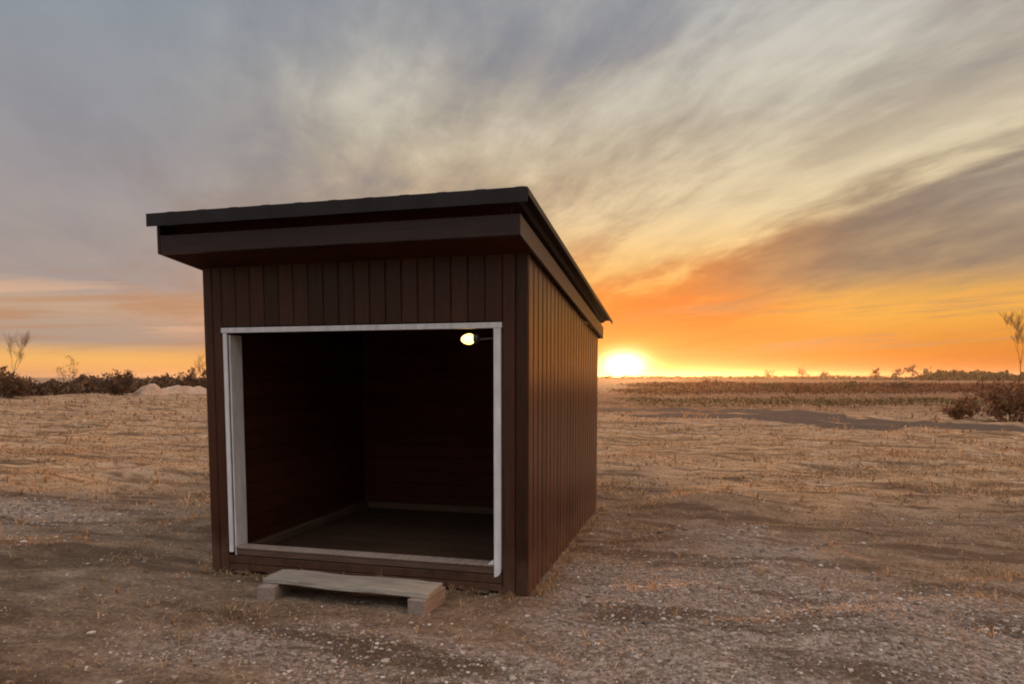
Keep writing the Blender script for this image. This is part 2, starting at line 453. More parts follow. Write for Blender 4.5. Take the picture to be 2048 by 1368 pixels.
NA = 1440
rad = np.concatenate([np.linspace(0.0, 1.4, 8)[1:], np.geomspace(1.45, 60, 270), np.geomspace(62, 3500, 90)])
ang = np.linspace(0, 2 * np.pi, NA, endpoint=False)
rr, aa = np.meshgrid(rad, ang, indexing='ij')
gx, gy = CAM[0] + rr * np.sin(aa), CAM[1] + rr * np.cos(aa)
gz = height(gx, gy)
gv = np.stack([gx, gy, gz], -1).reshape(-1, 3)
i, j = np.meshgrid(np.arange(len(rad) - 1), np.arange(NA), indexing='ij')
jn = (j + 1) % NA
gf = np.stack([i * NA + j, i * NA + jn, (i + 1) * NA + jn, (i + 1) * NA + j], -1).reshape(-1, 4)[:, ::-1]
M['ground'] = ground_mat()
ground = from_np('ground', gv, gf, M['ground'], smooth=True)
# close the small hole under the camera
bm = bmesh.new(); bm.from_mesh(ground.data)
bmesh.ops.holes_fill(bm, edges=[e for e in bm.edges if e.is_boundary and (e.verts[0].co.xy - Vector(CAM[:2])).length < 1], sides=0)
bm.to_mesh(ground.data); bm.free()
rough_area = sst(8, 46, gy + 12 * vnoise(gx * .12, gy * .12, 33) + 5 * vnoise(gx * .5, gy * .5, 34)) * sst(-14, -2, gx)
for nm, arr in (('near_dark', near_dark_mask(gx, gy)), ('rough', rough_area), ('gravel', gravel_mask(gx, gy)), ('track', track_mask(gx, gy))):
    a = ground.data.attributes.new(nm, 'FLOAT', 'POINT')
    a.data.foreach_set('value', arr.ravel().astype(np.float32))
tag(ground, kind='structure', label='wide flat field of dry brown grass with bare gravelly patches')

# ------------------------------------------------------------------ shed
W, L = 2.5436, 3.3085
HF, HB = 2.3133, 1.9435
SL = (HF - HB) / L
ztop = lambda y: HF - SL * y + 0.02
shed = empty('field_shelter', (0, 0, 0))
tag(shed, 'dark brown timber field shelter with sloping roof and wide open front', 'shed')

def boards_x(mb, x0, x1, y, z0, z1, out, w=0.119, t=0.022):
    """vertical boards in the plane y, facing -Y (out=-1) or +Y, side by side along X"""
    n = max(1, round((x1 - x0) / w)); w = (x1 - x0) / n; c = 0.007; g = 0.0015
    for k in range(n):
        a, e = x0 + k * w + g, x0 + (k + 1) * w - g
        f = y + out * t; h = y + out * (t - c)
        mb.prism([(a, y, z0), (e, y, z0), (e, h, z0), (e - c, f, z0), (a + c, f, z0), (a, h, z0)],
                 (0, 0, z1 - z0))

def boards_y(mb, y0, y1, x, z0, out, w=0.145, t=0.022, top=ztop):
    n = max(1, round((y1 - y0) / w)); w = (y1 - y0) / n; c = 0.017; g = 0.003
    for k in range(n):
        a, e = y0 + k * w + g, y0 + (k + 1) * w - g
        f = x + out * t; h = x + out * (t - c)
        mb.prism([(x, a, z0), (x, e, z0), (h, e, z0), (f, e - c, z0), (f, a + c, z0), (h, a, z0)],
                 lambda q: (0, 0, top(q[1]) - z0))

OX0, OX1, OZ0, OZ1 = -2.372, -0.198, 0.135, 1.868      # opening

fw = MB()
T = 0.022
boards_x(fw, -W, OX0 - 0.01, T, 0.0, HF + 0.02, -1, 0.08)
boards_x(fw, OX1 + 0.012, 0.0, T, 0.0, HF + 0.02, -1, 0.10)
boards_x(fw, OX0 - 0.01, OX1 + 0.012, T, OZ1 + 0.012, HF + 0.02, -1)
front = fw.build('front_wall', M['stain'], shed)
lb = MB()
lb.box(OX0 - 0.008, OX1 + 0.010, 0.004, 0.024, 0.012, 0.062)
lb.box(OX0 - 0.008, OX1 + 0.010, 0.002, 0.026, 0.068, 0.126)
lb.build('kick_board', M['stain'], shed, bevel=0.003)
rw = MB(); boards_y(rw, 0.0, L, -T, 0.0, 1)
rw.build('side_wall', M['stain'], shed)
lw = MB(); boards_y(lw, 0.024, L, -W + T, 0.0, -1)
lw.build('side_wall', M['stain'], shed)
bw = MB(); boards_x(bw, -W + T, -T, L - T - 0.002, 0.0, HB + 0.015, 1)
bw.build('back_wall', M['stain'], shed)

# inside: horizontal lining boards, posts, floor, base rails
IX0, IX1, IY1 = -W + 0.075, -0.075, 2.45
def lining(name, f):
    mb = MB(); z = 0.07; k = 0
    while z < 2.05:
        f(mb, z, z + 0.136, 0.0 if k % 2 else 0.003); z += 0.14; k += 1
    return mb.build(name, M['inner'], shed, bevel=0.004)
lining('inner_lining', lambda mb, a, b_, e: mb.box(IX0 - 0.02 + e, IX0 + e, 0.10, IY1, a, b_))
lining('inner_lining', lambda mb, a, b_, e: mb.box(IX1 - e, IX1 + 0.02 - e, 0.10, IY1, a, b_))
lining('partition', lambda mb, a, b_, e: mb.box(IX0 + 0.005, IX1 - 0.005, IY1 + 0.004 + e, IY1 + 0.026 + e, a, b_))
fl = MB()
for k in range(17):
    fl.box(IX0 + 0.005, IX1 - 0.005, 0.10 + k * 0.1375, 0.10 + k * 0.1375 + 0.134, 0.035, 0.065)
fl.build('floor', M['floor'], shed)
for args in ((IX0 + 0.006, IX0 + 0.075, 0.12, IY1 - 0.01, 0.067, 0.135), (IX1 - 0.075, IX1 - 0.006, 0.12, IY1 - 0.01, 0.067, 0.135),
             (IX0 + 0.08, IX1 - 0.08, IY1 - 0.075, IY1 - 0.005, 0.067, 0.135)):
    mb = MB(); mb.box(*args); mb.build('base_rail', M['inner_rail'], shed, bevel=0.006)
mb = MB(); mb.box(IX0 - 0.03, IX1 + 0.03, 0.03, 0.09, OZ1 + 0.03, HF - 0.03)
mb.build('header_beam', M['inner'], shed, bevel=0.004)
sill = MB(); sill.box(OX0 + 0.055, OX1 - 0.015, 0.0, 0.095, OZ0 - 0.002, 0.184)
sill.build('sill_rail', M['inner_rail'], shed, bevel=0.006)
mb = MB(); mb.box(OX0 + 0.053, OX1 - 0.05, -0.006, 0.097, 0.1845, 0.202)
mb.build('sill_cap', M['grey_block'], shed, bevel=0.004)
for x in (-2.28, -0.33):
    mb = MB(); mb.prism([(x - 0.05, -0.05, 0.012), (x - 0.05, L + 0.05, 0.012), (x - 0.05, L + 0.05, -0.08), (x - 0.05, 0.02, -0.08)], (0.1, 0, 0))
    mb.build('skid', M['skid'], shed, bevel=0.004)

# pale trim round the opening
tt = MB(); tt.box(OX0 - 0.012, OX1 + 0.012, -0.010, 0.030, OZ1 - 0.036, OZ1 + 0.002)
tt.build('door_trim', M['trim'], shed, bevel=0.002)
tr_ = MB()
tr_.box(OX1 - 0.045, OX1 + 0.004, -0.008, 0.004, OZ0 + 0.03, OZ1 - 0.038)
tr_.box(OX1 - 0.004, OX1 + 0.004, 0.0045, 0.10, OZ0 + 0.03, OZ1 - 0.038)
# rounded lower end
ce = [(OX1 + 0.004 - 0.049 * (1 - math.cos(t)) , OZ0 + 0.028 - 0.05 * math.sin(t)) for t in np.linspace(0, math.pi / 2, 7)]
tr_.prism([(OX1 - 0.045, -0.008, OZ0 + 0.028)] + [(a, -0.008, z) for a, z in ce[::-1]], (0, 0.012, 0))
tr_.build('door_trim', M['trim'], shed, bevel=0.0015)
tl = MB(); tl.box(OX0, OX0 + 0.034, -0.008, 0.006, OZ0 + 0.02, OZ1 - 0.038)
tl.build('door_trim', M['trim'], shed, bevel=0.0015)
jb = MB()
jb.prism([(OX0 + 0.036, 0.012, OZ0 - 0.005), (OX0 + 0.050, 0.012, OZ0 - 0.005), (OX0 + 0.050, 0.15, OZ0 + 0.045), (OX0 + 0.036, 0.15, OZ0 + 0.045)],
         lambda q: (0, 0, OZ1 - 0.05 - q[2]))
jb.build('door_jamb', M['trim'], shed, bevel=0.0015)
mb = MB(); mb.prism([(OX1 - 0.05, -0.004, 0.198), (OX1 - 0.095, -0.004, 0.198), (OX1 - 0.05, -0.004, 0.238)], (0, 0.05, 0))
mb.build('corner_bracket', M['trim'], shed, bevel=0.003)

# roof: fascia boards, soffit, sheet with drip trim
FY0, FY1 = -0.40, L + 0.11                              # front and back of the fascia box
BX0, BX1 = -W - 0.040, 0.045
zb = lambda y: HF - SL * y + 0.002                      # underside of the box
HBX = 0.128
def sloped(mb, x0, x1, y0, y1, lo, hi):
    z = lambda y: zb(y)
    mb.hexa([(x0, y0, z(y0) + lo), (x1, y0, z(y0) + lo), (x1, y1, z(y1) + lo), (x0, y1, z(y1) + lo),
             (x0, y0, z(y0) + hi), (x1, y0, z(y0) + hi), (x1, y1, z(y1) + hi), (x0, y1, z(y1) + hi)])
mb = MB(); sloped(mb, BX0 + 0.026, BX1, FY0, FY0 + 0.028, 0, HBX); mb.build('front_fascia', M['fascia'], shed, bevel=0.003)
for x0, x1 in ((BX0 + 0.002, BX0 + 0.024), (BX1 - 0.024, BX1 - 0.002)):
    mb = MB(); sloped(mb, x0, x1, FY0 + (0.030 if x0 > -1 else -0.002), FY1, 0.001, HBX + (0.085 if x0 < -1 else 0.0)); mb.build('side_fascia', M['fascia'], shed, bevel=0.003)
mb = MB(); sloped(mb, BX0 + 0.026, BX1 - 0.026, FY1 - 0.025, FY1 - 0.001, 0.002, HBX); mb.build('back_fascia', M['fascia'], shed)
mb = MB(); sloped(mb, BX0 + 0.026, BX1 - 0.026, FY0 + 0.030, -0.004, 0.004, 0.022); mb.build('soffit', M['inner'], shed)
for k in range(5):
    x = -W + 0.15 + k * (W - 0.3) / 4
    mb = MB(); sloped(mb, x - 0.024, x + 0.024, FY0 + 0.032, FY1 - 0.028, 0.026, HBX); mb.build('rafter', M['inner'], shed)
RX0, RX1, RY0, RY1 = -W - 0.062, 0.105, -0.47, L + 0.40
mb = MB()
sec = []; x = RX0
pitch = (RX1 - RX0) / 11
for k in range(11):
    a = RX0 + k * pitch
    sec += [(a, 0.0), (a + pitch * 0.60, 0.0), (a + pitch * 0.68, 0.024), (a + pitch * 0.92, 0.024)]
sec.append((RX1, 0.0))
base_h = HBX + 0.110
poly = [(a, RY0 + 0.006, zb(RY0 + 0.006) + base_h + h) for a, h in sec] + [(a, RY0 + 0.006, zb(RY0 + 0.006) + base_h + h - 0.006) for a, h in sec[::-1]]
ln = RY1 - RY0 - 0.012
mb.prism(poly, (0, ln, -SL * ln))
mb.build('roof_sheet', M['roof'], shed)
mb = MB(); sloped(mb, RX0, RX1, RY0, RY0 + 0.004, base_h - 0.068, base_h + 0.019); mb.build('drip_trim', M['roof'], shed)
for x in (RX0 - 0.004, RX1):
    mb = MB(); sloped(mb, x, x + 0.004, RY0 + 0.005, RY1, base_h - 0.026, base_h + 0.014); mb.build('drip_trim', M['roof'], shed)
for k in range(6):                                      # purlins between the fascia box and the sheet
    y = FY0 + 0.14 + k * (FY1 - FY0 - 0.22) / 5
    mb = MB(); sloped(mb, BX0 + 0.03, BX1 - 0.09, y - 0.03, y + 0.03, HBX + 0.002, base_h - 0.008); mb.build('purlin', M['inner'], shed)

# ------------------------------------------------------------------ lamp in the opening
lamp = empty('work_lamp', (OX1 - 0.045, 0.05, 1.765))
tag(lamp, 'small glowing lamp on a short dark bracket inside the top right of the shelter opening', 'lamp')
def lathe(prof, axis_mat, n=20):
    mb = MB(); rings = []
    for r, h in prof:
        rings.append([mb.bm.verts.new(axis_mat @ Vector((r * math.cos(t), r * math.sin(t), h))) for t in np.linspace(0, 2 * math.pi, n, endpoint=False)])
    for a, b_ in zip(rings[:-1], rings[1:]):
        for k in range(n): mb.bm.faces.new((a[k], a[(k + 1) % n], b_[(k + 1) % n], b_[k]))
    mb.bm.faces.new(rings[0][::-1]); mb.bm.faces.new(rings[-1])
    return mb
ax = Matrix.Rotation(R(-93), 4, 'Y')                    # points towards -X
bp = [(0.012, 0.0), (0.026, 0.010), (0.035, 0.026), (0.038, 0.042), (0.035, 0.062), (0.027, 0.082), (0.015, 0.096), (0.003, 0.102)]
lathe(bp, Matrix.Translation((-0.150, 0, 0)) @ ax).build('bulb', M['bulb'], lamp, smooth=True)
lathe([(0.018, 0.0), (0.030, 0.004), (0.036, 0.022), (0.034, 0.034)], Matrix.Translation((-0.120, 0, 0)) @ ax).build('socket', M['black'], lamp)
lathe([(0.008, 0.0), (0.008, 0.122)], ax).build('bracket_arm', M['black'], lamp)
mb = MB(); mb.box(-0.006, 0.038, -0.03, 0.03, -0.035, 0.03); mb.build('mount_plate', M['black'], lamp, bevel=0.004)

# ------------------------------------------------------------------ step
step = empty('wooden_step', (-1.16, -0.36, 0))
tag(step, 'low weathered grey plank step on two timber blocks before the shelter opening', 'step')
mb = MB()
n = 14
for k in range(1):
    top = []
prng = random.Random(4)
xs = np.linspace(-0.615, 0.62, n)
vt = []
for k, x in enumerate(xs):
    t = k / (n - 1)
    y0 = -0.095 - 0.045 * t + prng.uniform(-.004, .004); y1 = 0.148 - 0.012 * t + prng.uniform(-.004, .004)
    zt = 0.118 + 0.004 * math.sin(k * 0.8)
    vt.append([mb.bm.verts.new((x, y0, zt - 0.032)), mb.bm.verts.new((x, y1, zt - 0.032)), mb.bm.verts.new((x, y1, zt)), mb.bm.verts.new((x, y0 + .006, zt))])
for a, b_ in zip(vt[:-1], vt[1:]):
    for k in range(4): mb.bm.faces.new((a[k], a[(k + 1) % 4], b_[(k + 1) % 4], b_[k]))
mb.bm.faces.new(vt[0]); mb.bm.faces.new(vt[-1][::-1])
mb.build('plank', M['grey_plank'], step, bevel=0.004)
for x0, x1, rot in ((-0.63, -0.50, 0.12), (0.50, 0.625, -0.06)):
    mb = MB(); mb.box(-(x1 - x0) / 2, (x1 - x0) / 2, -0.17, 0.16, -0.045, 0.084)
    o = mb.build('block', M['grey_block'], step, ((x0 + x1) / 2, 0, 0), bevel=0.008); o.rotation_euler.z = rot

# ------------------------------------------------------------------ dry grass and gravel close to the camera
def leafy(name, stops, trans=0.35):
    m, nt, b, out = new_mat(name)
    nt.links.new(ramp(nt, island(nt), stops), b.inputs['Base Color'])
    b.inputs['Roughness'].default_value = 0.7; b.inputs['Specular IOR Level'].default_value = 0.25
    if trans:
        tb = nt.nodes.new('ShaderNodeBsdfTranslucent')
        nt.links.new(ramp(nt, island(nt), stops), tb.inputs['Color'])
        mx = nt.nodes.new('ShaderNodeMixShader'); mx.inputs[0].default_value = trans
        nt.links.new(b.outputs[0], mx.inputs[1]); nt.links.new(tb.outputs[0], mx.inputs[2])
        nt.links.new(mx.outputs[0], out.inputs['Surface'])
    return m
M['straw'] = leafy('dry_grass_blade', [(0, (0.085, 0.048, 0.026)), (0.35, (0.27, 0.162, 0.084)), (0.75, (0.48, 0.312, 0.175)), (1, (0.64, 0.47, 0.30))], 0.4)
rng = np.random.default_rng(11)

def in_shed(x, y, mrg=0.0):
    return (x > -W - mrg) & (x < mrg) & (y > -0.02 - mrg) & (y < L + mrg)

def wedge(n, r0, r1, a0=-56, a1=28):
    """points spread evenly over the part of the ground the camera looks at"""
    r = np.sqrt(rng.uniform(r0 * r0, r1 * r1, n)); a = np.radians(rng.uniform(a0, a1, n))
    return CAM[0] + r * np.sin(a), CAM[1] + r * np.cos(a)

def blades(n, r0, r1, length, width, lean):
    x, y = wedge(n, r0, r1)
    clump = vnoise(x * 1.7, y * 1.7, 41) + 0.6 * vnoise(x * 4.5, y * 4.5, 42)
    keep = ~in_shed(x, y, 0.02) & (rng.random(n) > near_dark_mask(x, y) * 0.50) & (rng.random(n) < 0.30 + 0.9 * sst(-0.16, 0.08, vnoise((x * .94 + y * .34) * .35, (y * .94 - x * .34) * 1.5, 71) + .6 * vnoise((x * .94 + y * .34) * .9, (y * .94 - x * .34) * 3.4, 72))) & (rng.random(n) > 0.72 * sst(8, 34, y + 5 * vnoise(x * .5, y * .5, 34)) * sst(-14, -2, x)) & (rng.random(n) > gravel_mask(x, y) * 0.72) & (rng.random(n) > track_mask(x, y) * 0.95) & (rng.random(n) < 0.55 + clump * 1.1)
    keep &= ~((x > -1.95) & (x < -0.4) & (y > -0.56) & (y < 0))
    x, y = x[keep], y[keep]; n = len(x); clump = clump[keep]
    z = height(x, y)
    az_ = rng.uniform(0, 2 * np.pi, n)
    ln_ = length * rng.uniform(0.5, 1.4, n) * (0.85 + 0.6 * np.clip(clump, -.5, .6))
    tilt = np.clip(rng.normal(lean, 0.28, n), 0.05, 1.5)
    d = np.stack([np.cos(az_) * np.sin(tilt), np.sin(az_) * np.sin(tilt), np.cos(tilt)], -1)
    d2 = d.copy(); d2[:, 2] *= 0.35; d2 /= np.linalg.norm(d2, axis=1)[:, None]
    fa = rng.uniform(0, 2 * np.pi, n)
    s = np.stack([np.cos(fa), np.sin(fa), np.zeros(n)], -1) * (width * rng.uniform(0.6, 1.4, n) / 2)[:, None]
    p = np.stack([x, y, z - 0.006], -1)
    mid = p + d * (ln_ * 0.55)[:, None]; tip = mid + d2 * (ln_ * 0.45)[:, None]
    v = np.stack([p - s, p + s, mid + s * 0.8, mid - s * 0.8, tip], 1).reshape(-1, 3)
    o = np.arange(n)[:, None] * 5
    return v, np.concatenate([o + np.array([[0, 1, 2]]), o + np.array([[0, 2, 3]]), o + np.array([[3, 2, 4]])])
parts = [blades(250000, 1.6, 8.5, 0.055, 0.0046, 1.05), blades(170000, 8.5, 18, 0.085, 0.010, 0.95), blades(110000, 18, 48, 0.13, 0.024, 0.85)]
def tufts(n, r0, r1, length, width, per):
    """upright clumps standing out of the flattened grass"""
    x, y = wedge(n, r0, r1)
    if r0 < 3:                                           # some along the foot of the walls
        k = 90; wx = np.concatenate([rng.uniform(-W - .05, .05, k), np.full(k, 0.07) + rng.normal(0, .025, k), np.full(k // 2, -W - .07)])
        wy = np.concatenate([np.full(k, -0.05) + rng.normal(0, .02, k), rng.uniform(0, L, k), rng.uniform(0, L, k // 2)])
        x = np.concatenate([x, wx]); y = np.concatenate([y, wy])
    keep = ~in_shed(x, y, 0.0) & (rng.random(len(x)) > gravel_mask(x, y) * 0.8) & (rng.random(len(x)) > track_mask(x, y)) & ~((x > -1.9) & (x < -0.45) & (y > -0.54) & (y < -0.1))
    x, y = np.repeat(x[keep], per), np.repeat(y[keep], per)
    sz = np.repeat(rng.lognormal(0, .35, keep.sum()), per); n = len(x)
    a = rng.uniform(0, 2 * np.pi, n); t = np.abs(rng.normal(0, .55, n))
    x = x + np.cos(a) * length * .12; y = y + np.sin(a) * length * .12
    ln_ = length * sz * rng.uniform(.5, 1.2, n)
    d = np.stack([np.cos(a) * np.sin(t), np.sin(a) * np.sin(t), np.cos(t)], -1)
    d2 = d + np.stack([np.cos(a), np.sin(a), -np.ones(n) * .5], -1) * .7; d2 /= np.linalg.norm(d2, axis=1)[:, None]
    fa = a + np.pi / 2; s = np.stack([np.cos(fa), np.sin(fa), np.zeros(n)], -1) * width / 2
    p = np.stack([x, y, height(x, y) - .006], -1); mid = p + d * (ln_ * .6)[:, None]; tip = mid + d2 * (ln_ * .4)[:, None]
    v = np.stack([p - s, p + s, mid + s * .8, mid - s * .8, tip], 1).reshape(-1, 3)
    o = np.arange(n)[:, None] * 5
    return v, np.concatenate([o + np.array([[0, 1, 2]]), o + np.array([[0, 2, 3]]), o + np.array([[3, 2, 4]])])
parts += [tufts(520, 1.8, 9, 0.060, 0.0040, 14), tufts(1100, 9, 24, 0.085, 0.009, 12), tufts(2400, 24, 70, 0.17, 0.03, 9)]
off = 0; V = []; F = []
for v, f in parts:
    V.append(v); F.append(f + off); off += len(v)
grass = from_np('dry_grass', np.concatenate(V), np.concatenate(F), M['straw'])
tag(grass, 'short dry straw coloured grass covering the field', 'grass', kind='stuff')

m, nt, b, out = new_mat('gravel_stones')
nt.links.new(ramp(nt, island(nt), [(0, (0.07, 0.05, 0.042)), (0.5, (0.22, 0.17, 0.147)), (0.9, (0.34, 0.28, 0.25)), (1, (0.50, 0.44, 0.40))]), b.inputs['Base Color'])
b.inputs['Roughness'].default_value = 0.85
M['stone'] = m
ico = bmesh.new(); bmesh.ops.create_icosphere(ico, subdivisions=1, radius=1.0)
iv = np.array([v.co[:] for v in ico.verts]); ifc = np.array([[v.index for v in f.verts] for f in ico.faces]); ico.free()
def stones(n, r0, r1, size):
    x, y = wedge(n, r0, r1)
    gm = gravel_mask(x, y)
    keep = ~in_shed(x, y, 0.0) & (rng.random(n) < gm * 0.62 + 0.07)
    x, y = x[keep], y[keep]; n = len(x)
    sz = size * rng.lognormal(0, 0.42, n)
    z = height(x, y) + sz * 0.15
    sc = rng.uniform(0.6, 1.25, (n, 1, 3)) * np.array([1, 1, 0.62]) * sz[:, None, None]
    v = iv[None] * (1 + rng.uniform(-.22, .22, (n, len(iv), 1))) * sc
    a = rng.uniform(0, 6.28, n); ca, sa = np.cos(a)[:, None], np.sin(a)[:, None]
    v = np.stack([v[..., 0] * ca - v[..., 1] * sa, v[..., 0] * sa + v[..., 1] * ca, v[..., 2]], -1)
    v += np.stack([x, y, z], -1)[:, None, :]
    f = ifc[None] + (np.arange(n) * len(iv))[:, None, None]
    return v.reshape(-1, 3), f.reshape(-1, 3)
V = []; F = []; off = 0
for v, f in (stones(42000, 1.6, 6.0, 0.0068), stones(26000, 6.0, 13, 0.011)):
    V.append(v); F.append(f + off); off += len(v)
gravel = from_np('gravel', np.concatenate(V), np.concatenate(F), M['stone'])
tag(gravel, 'loose grey gravel scattered in patches round the shelter', 'gravel', kind='stuff')

# ------------------------------------------------------------------ bare trees and scrub
M['bark'] = wood('dark_bark', (0.035, 0.022, 0.014), (0.085, 0.055, 0.036), (8, 8, 1.5), 0.9, 0.1)
M['twig'] = leafy('bare_twigs', [(0, (0.045, 0.026, 0.016)), (1, (0.12, 0.072, 0.042))], 0.0)
M['scrub'] = leafy('brown_scrub', [(0, (0.045, 0.025, 0.016)), (0.6, (0.105, 0.056, 0.032)), (1, (0.16, 0.092, 0.05))], 0.25)
M['red_scrub'] = leafy('reddish_scrub', [(0, (0.06, 0.028, 0.016)), (0.6, (0.17, 0.075, 0.036)), (1, (0.27, 0.14, 0.065))], 0.3)
M['olive_scrub'] = leafy('olive_scrub', [(0, (0.05, 0.038, 0.018)), (0.6, (0.13, 0.095, 0.042)), (1, (0.22, 0.16, 0.075))], 0.3)

def tubes(segs, sides):
    """segments (p0, p1, r0, r1) as open tapered tubes"""
    p0 = np.array([s[0] for s in segs]); p1 = np.array([s[1] for s in segs])
    r0 = np.array([s[2] for s in segs]); r1 = np.array([s[3] for s in segs])
    d = p1 - p0; d /= np.maximum(np.linalg.norm(d, axis=1), 1e-9)[:, None]
    a = np.where(np.abs(d[:, 2:3]) < 0.9, np.array([[0, 0, 1.]]), np.array([[1., 0, 0]]))
    u = np.cross(d, a); u /= np.linalg.norm(u, axis=1)[:, None]; w = np.cross(d, u)
    t = np.arange(sides) * 2 * np.pi / sides
    ring = u[:, None] * np.cos(t)[None, :, None] + w[:, None] * np.sin(t)[None, :, None]
    v = np.concatenate([p0[:, None] + ring * r0[:, None, None], p1[:, None] + ring * r1[:, None, None]], 1)
    k = np.arange(sides); kn = (k + 1) % sides
    f = np.stack([k, kn, kn + sides, k + sides], -1)
    f = f[None] + (np.arange(len(segs)) * 2 * sides)[:, None, None]
    return v.reshape(-1, 3), f.reshape(-1, 4)

def grow(rs, p, d, ln_, r, depth, out, up, spread, kids):
    """recursive branching; out[level] collects segments"""
    n = 3
    for k in range(n):
        d2 = d + np.array([rs.gauss(0, .12), rs.gauss(0, .12), rs.gauss(0.02, .06) + up * .06]); d2 /= np.linalg.norm(d2)
        q = p + d2 * ln_ / n
        ra, rb = r * (1 - .16 * k), r * (1 - .16 * (k + 1))
        out.append((depth, p, q, ra, rb))
        if depth > 0 and (k > 0 or depth < 3):
            for _ in range(kids):
                az_ = rs.uniform(0, 2 * math.pi); s = spread * rs.uniform(.6, 1.3)
                side = np.array([math.cos(az_), math.sin(az_), 0])
                dd = d2 * math.cos(s) + side * math.sin(s) + np.array([0, 0, up * .2]); dd /= np.linalg.norm(dd)
                grow(rs, q, dd, ln_ * rs.uniform(.48, .72), rb * .62, depth - 1, out, up, spread, kids)
        p, d = q, d2

def bare_tree(name, label, x, y, h, seed, depth=4, kids=2, spread=0.75, up=0.5, r=None, group=None, trunk_f=0.36, twig_r=0.006):
    rs = random.Random(seed); segs = []
    grow(rs, np.zeros(3), np.array([0., 0, 1]), h * 0.55, r or h * 0.022, depth, segs, up, spread, kids)
    top = max(s[2][2] for s in segs); f = h / top
    root = empty(name, (x, y, float(height(x, y)) - 0.05)); tag(root, label, 'tree', group)
    big = [(a * f, b_ * f, r0, r1) for dp, a, b_, r0, r1 in segs if dp >= depth - 1]
    tw = [(a * f, b_ * f, max(r0, twig_r), max(r1, twig_r * .7)) for dp, a, b_, r0, r1 in segs if dp < depth - 1]
    from_np('trunk', *tubes(big, 6), M['bark'], root)
    from_np('crown', *tubes(tw, 3), M['twig'], root)
    return root

def bush(name, label, x, y, w, h, seed, mat, n_twig=260, size=0.10, cat='bush', group=None, depth=None, stem=True):
    """shrub: fanned stems carrying many small dry leaves, ragged in outline"""
    rs = np.random.default_rng(seed); depth = depth or w * 0.7
    root = empty(name, (x, y, float(height(x, y)) - 0.04)); tag(root, label, cat, group)
    ns = max(9, int(n_twig / 14)); segs = []; tips = []
    for k in range(ns):
        a = rs.uniform(0, 2 * np.pi); rr_ = rs.uniform(0.1, 1) ** 0.6
        base = np.array([math.cos(a) * w * .16 * rr_, math.sin(a) * depth * .16 * rr_, 0])
        lobe = 0.68 + 0.42 * math.sin(a * 2 + seed) * rs.uniform(.2, 1)
        tip = np.array([math.cos(a) * w * .5 * rr_, math.sin(a) * depth * .5 * rr_, h * (1.12 - .55 * rr_ ** 2) * rs.uniform(.6, 1.0) * (0.75 + .35 * lobe)])
        mid = base * .45 + tip * .55 + rs.normal(0, .05 * h, 3)
        rad_ = 0.006 + .006 * h
        segs += [(base, mid, rad_, rad_ * .7), (mid, tip, rad_ * .7, rad_ * .35)]
        for _ in range(5):
            t = rs.uniform(.25, 1); q = base * (1 - t) + tip * t
            e = q + rs.normal(0, 1, 3) * np.array([.13 * w, .13 * depth, .10 * h]) + np.array([0, 0, .09 * h]); e[2] = max(e[2], .03)
            segs.append((q, e, rad_ * .45, rad_ * .2)); tips.append((q, e))
    from_np('stems', *tubes(segs, 3), M['twig'], root)
    n = n_twig * 6
    idx = rs.integers(0, len(tips), n); t = rs.uniform(0, 1.1, n)[:, None]
    q0 = np.array([a for a, _ in tips])[idx]; q1 = np.array([b_ for _, b_ in tips])[idx]
    p = q0 * (1 - t) + q1 * t + rs.normal(0, .025, (n, 3)) * np.array([w, depth, h]); p[:, 2] = np.abs(p[:, 2])
    d = rs.normal(0, 1, (n, 3)); d[:, 2] += .7; d /= np.linalg.norm(d, axis=1)[:, None]
    s = np.cross(d, rs.normal(0, 1, (n, 3))); s /= np.linalg.norm(s, axis=1)[:, None]
    l_ = size * rs.uniform(.5, 1.5, n)[:, None]
    v = np.stack([p, p + d * l_ * .5 + s * l_ * .16, p + d * l_, p + d * l_ * .5 - s * l_ * .16], 1).reshape(-1, 3)
    f = np.arange(n)[:, None] * 4 + np.arange(4)[None]
    from_np('foliage', v, f, mat, root)
    return root

# left side: scrub belt along the edge of the field, then what stands out of it
def belt(name, pts, wid, hgt, n, size, mat, seed, label, cat):
    rs = np.random.default_rng(seed)
    pts = np.array(pts, float); seg = np.linalg.norm(np.diff(pts, axis=0), axis=1); cum = np.concatenate([[0], np.cumsum(seg)])
    t = rs.uniform(0, cum[-1], n); k = np.clip(np.searchsorted(cum, t) - 1, 0, len(seg) - 1)
    f = ((t - cum[k]) / seg[k])[:, None]; p = pts[k] * (1 - f) + pts[k + 1] * f
    dirn = (pts[k + 1] - pts[k]) / seg[k][:, None]; nor = np.stack([-dirn[:, 1], dirn[:, 0]], -1)
    o = rs.normal(0, wid * .35, n); p = p + nor * o[:, None]
    hh = hgt * (0.80 + .42 * vnoise(t * .32, t * 0 + seed, seed) + .34 * vnoise(t * 1.3, t * 0, seed + 1)) * np.exp(-(o / wid) ** 2)
    z = height(p[:, 0], p[:, 1]) + np.clip(hh, .1, None) * rs.uniform(0, 1, n) ** 0.85
    q = np.stack([p[:, 0], p[:, 1], z], -1)
    d = rs.normal(0, 1, (n, 3)); d[:, 2] = np.abs(d[:, 2]) + .6; d /= np.linalg.norm(d, axis=1)[:, None]
    s = np.cross(d, rs.normal(0, 1, (n, 3))); s /= np.linalg.norm(s, axis=1)[:, None]
    l_ = size * rs.uniform(.5, 1.6, n)[:, None]
    q = q - d * l_ * .5
    v = np.stack([q, q + d * l_ * .5 + s * l_ * .2, q + d * l_, q + d * l_ * .5 - s * l_ * .2], 1).reshape(-1, 3)
    ob = from_np(name, v, np.arange(n)[:, None] * 4 + np.arange(4)[None], mat)
    return tag(ob, label, cat, kind='stuff')
